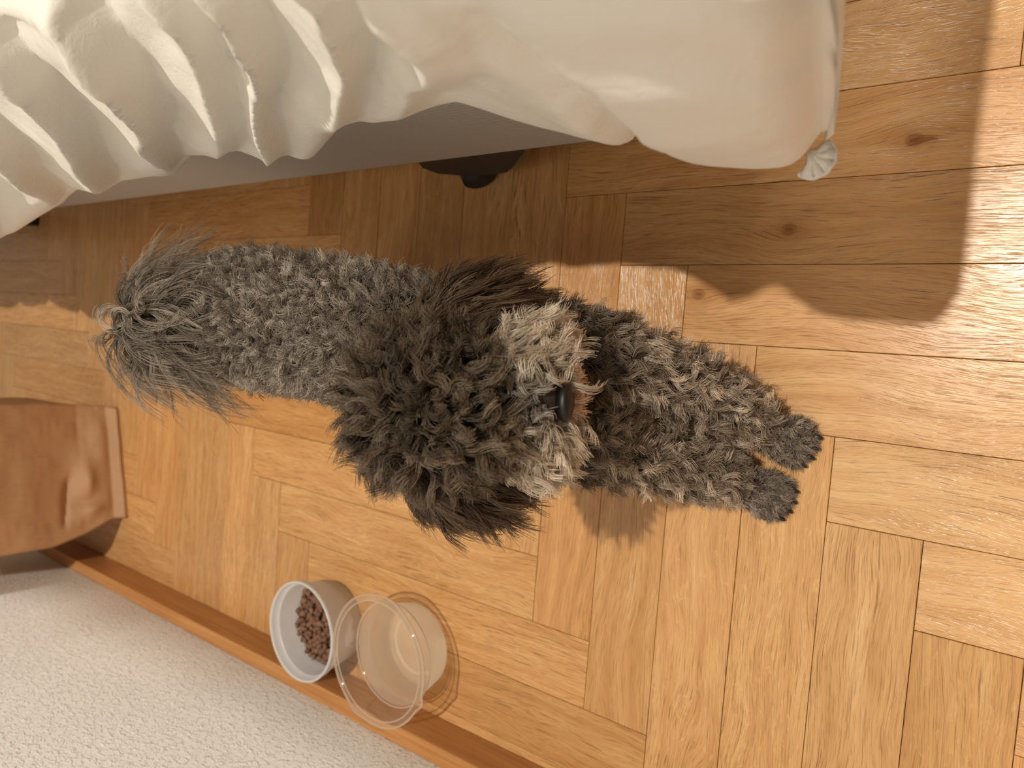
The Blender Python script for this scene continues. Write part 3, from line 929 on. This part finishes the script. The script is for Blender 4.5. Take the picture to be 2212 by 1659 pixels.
        ang = ph[:, None] + hand[:, None] * tn[:, None] * 2 * np.pi * s[None]
        grow = smoothstep(0.0, 0.35, s)[None]
        off = (U[:, None] * (np.cos(ang) - np.cos(ph)[:, None] * (1 - grow))[..., None] + W[:, None] * (np.sin(ang) - np.sin(ph)[:, None] * (1 - grow))[..., None]) * (cr[:, None] * grow * ((0.35 + 0.9 * s[None]) if rg == TAIL else 1.0))[..., None]
        line = P[:, None] + D[:, None] * (L[:, None] * s[None])[..., None] + off
        line[..., 2] -= grav * L[:, None] * (s ** 2)[None] * 0.8
        # strands of the lock
        ro = clump * np.sqrt(RNG.random((N, ns))); ra = RNG.uniform(0, 2 * np.pi, (N, ns))
        root = U[:, None] * (ro * np.cos(ra))[..., None] + W[:, None] * (ro * np.sin(ra))[..., None]
        tight = (1 - 0.72 * smoothstep(0.1, 0.9, s))[None, None, :, None]
        fr = RNG.normal(size=(N, ns, 1, 3)) * 0.022 * (s ** 1.2)[None, None, :, None]
        ls = RNG.uniform(0.75, 1.05, (N, ns, 1, 1))
        S = P[:, None, None] + (line - P[:, None])[:, None] * ls + root[:, :, None] * tight + fr
        S[..., 2] = np.maximum(S[..., 2], 0.012)
        # keep the nose free of hair
        if rg in (MUZ, BEARD):
            q = (S - np.array([1.60, -1.685, 3.62])) / np.array([0.18, 0.18, 0.19])
            far = (np.linalg.norm(q, axis=-1).min(axis=2) > 1.0).mean(axis=1) > 0.85
            S = S[far]; P2 = P[far]; N2 = far.sum()
        else:
            P2 = P; N2 = N
        dark, light = np.array(COL[rg][0]), np.array(COL[rg][1])
        tone = np.clip(RNG.beta(0.9, 2.0, N2)[:, None] + RNG.normal(size=(N2, ns)) * 0.12, 0, 1)
        cl = dark + (light - dark) * tone[..., None]
        def toward(mask, c2):
            return cl * (1 - mask[:, None, None]) + np.array(c2) * mask[:, None, None] * (0.7 + 0.6 * tone[..., None])
        if rg == BACK:
            cl = toward(smoothstep(-1.4, 0.2, P2[:, 0]) * 0.75, srgb(88, 73, 57))
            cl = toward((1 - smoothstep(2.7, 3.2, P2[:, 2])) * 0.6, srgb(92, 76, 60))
        elif rg == HEAD:
            cl = toward(smoothstep(0.85, 1.15, P2[:, 0]) * 0.5, srgb(150, 134, 112))
        elif rg == MUZ:
            br = np.exp(-((P2[:, 1] + 1.71) / 0.14) ** 2) * smoothstep(3.5, 3.75, P2[:, 2])
            cl = toward(br * 0.75, srgb(128, 127, 128))
            cl = toward((1 - smoothstep(0.78, 0.95, P2[:, 0])) * 0.6, srgb(120, 104, 84))
        elif rg == LEG:
            cl = toward(smoothstep(2.0, 2.9, P2[:, 2]) * 0.8, srgb(60, 47, 35))
        pts = (S * K).reshape(-1, 3).astype(np.float32)
        nc = N2 * ns
        cu = bpy.data.hair_curves.new(names[rg])
        cu.add_curves([npt] * nc)
        cu.position_data.foreach_set('vector', pts.ravel())
        rad = np.tile((0.0031 * (1 - 0.55 * s ** 2)) * K, nc).astype(np.float32)
        ra_ = cu.attributes.get('radius') or cu.attributes.new('radius', 'FLOAT', 'POINT')
        ra_.data.foreach_set('value', rad)
        ca = cu.attributes.new('tint', 'FLOAT_COLOR', 'CURVE')
        ca.data.foreach_set('color', np.concatenate([cl.reshape(-1, 3), np.ones((nc, 1))], 1).astype(np.float32).ravel())
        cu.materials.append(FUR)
        o = link(bpy.data.objects.new(names[rg], cu), dog)
        o['kind'] = 'stuff'
        if rg in labels: o['label'] = labels[rg]
grow_fur()
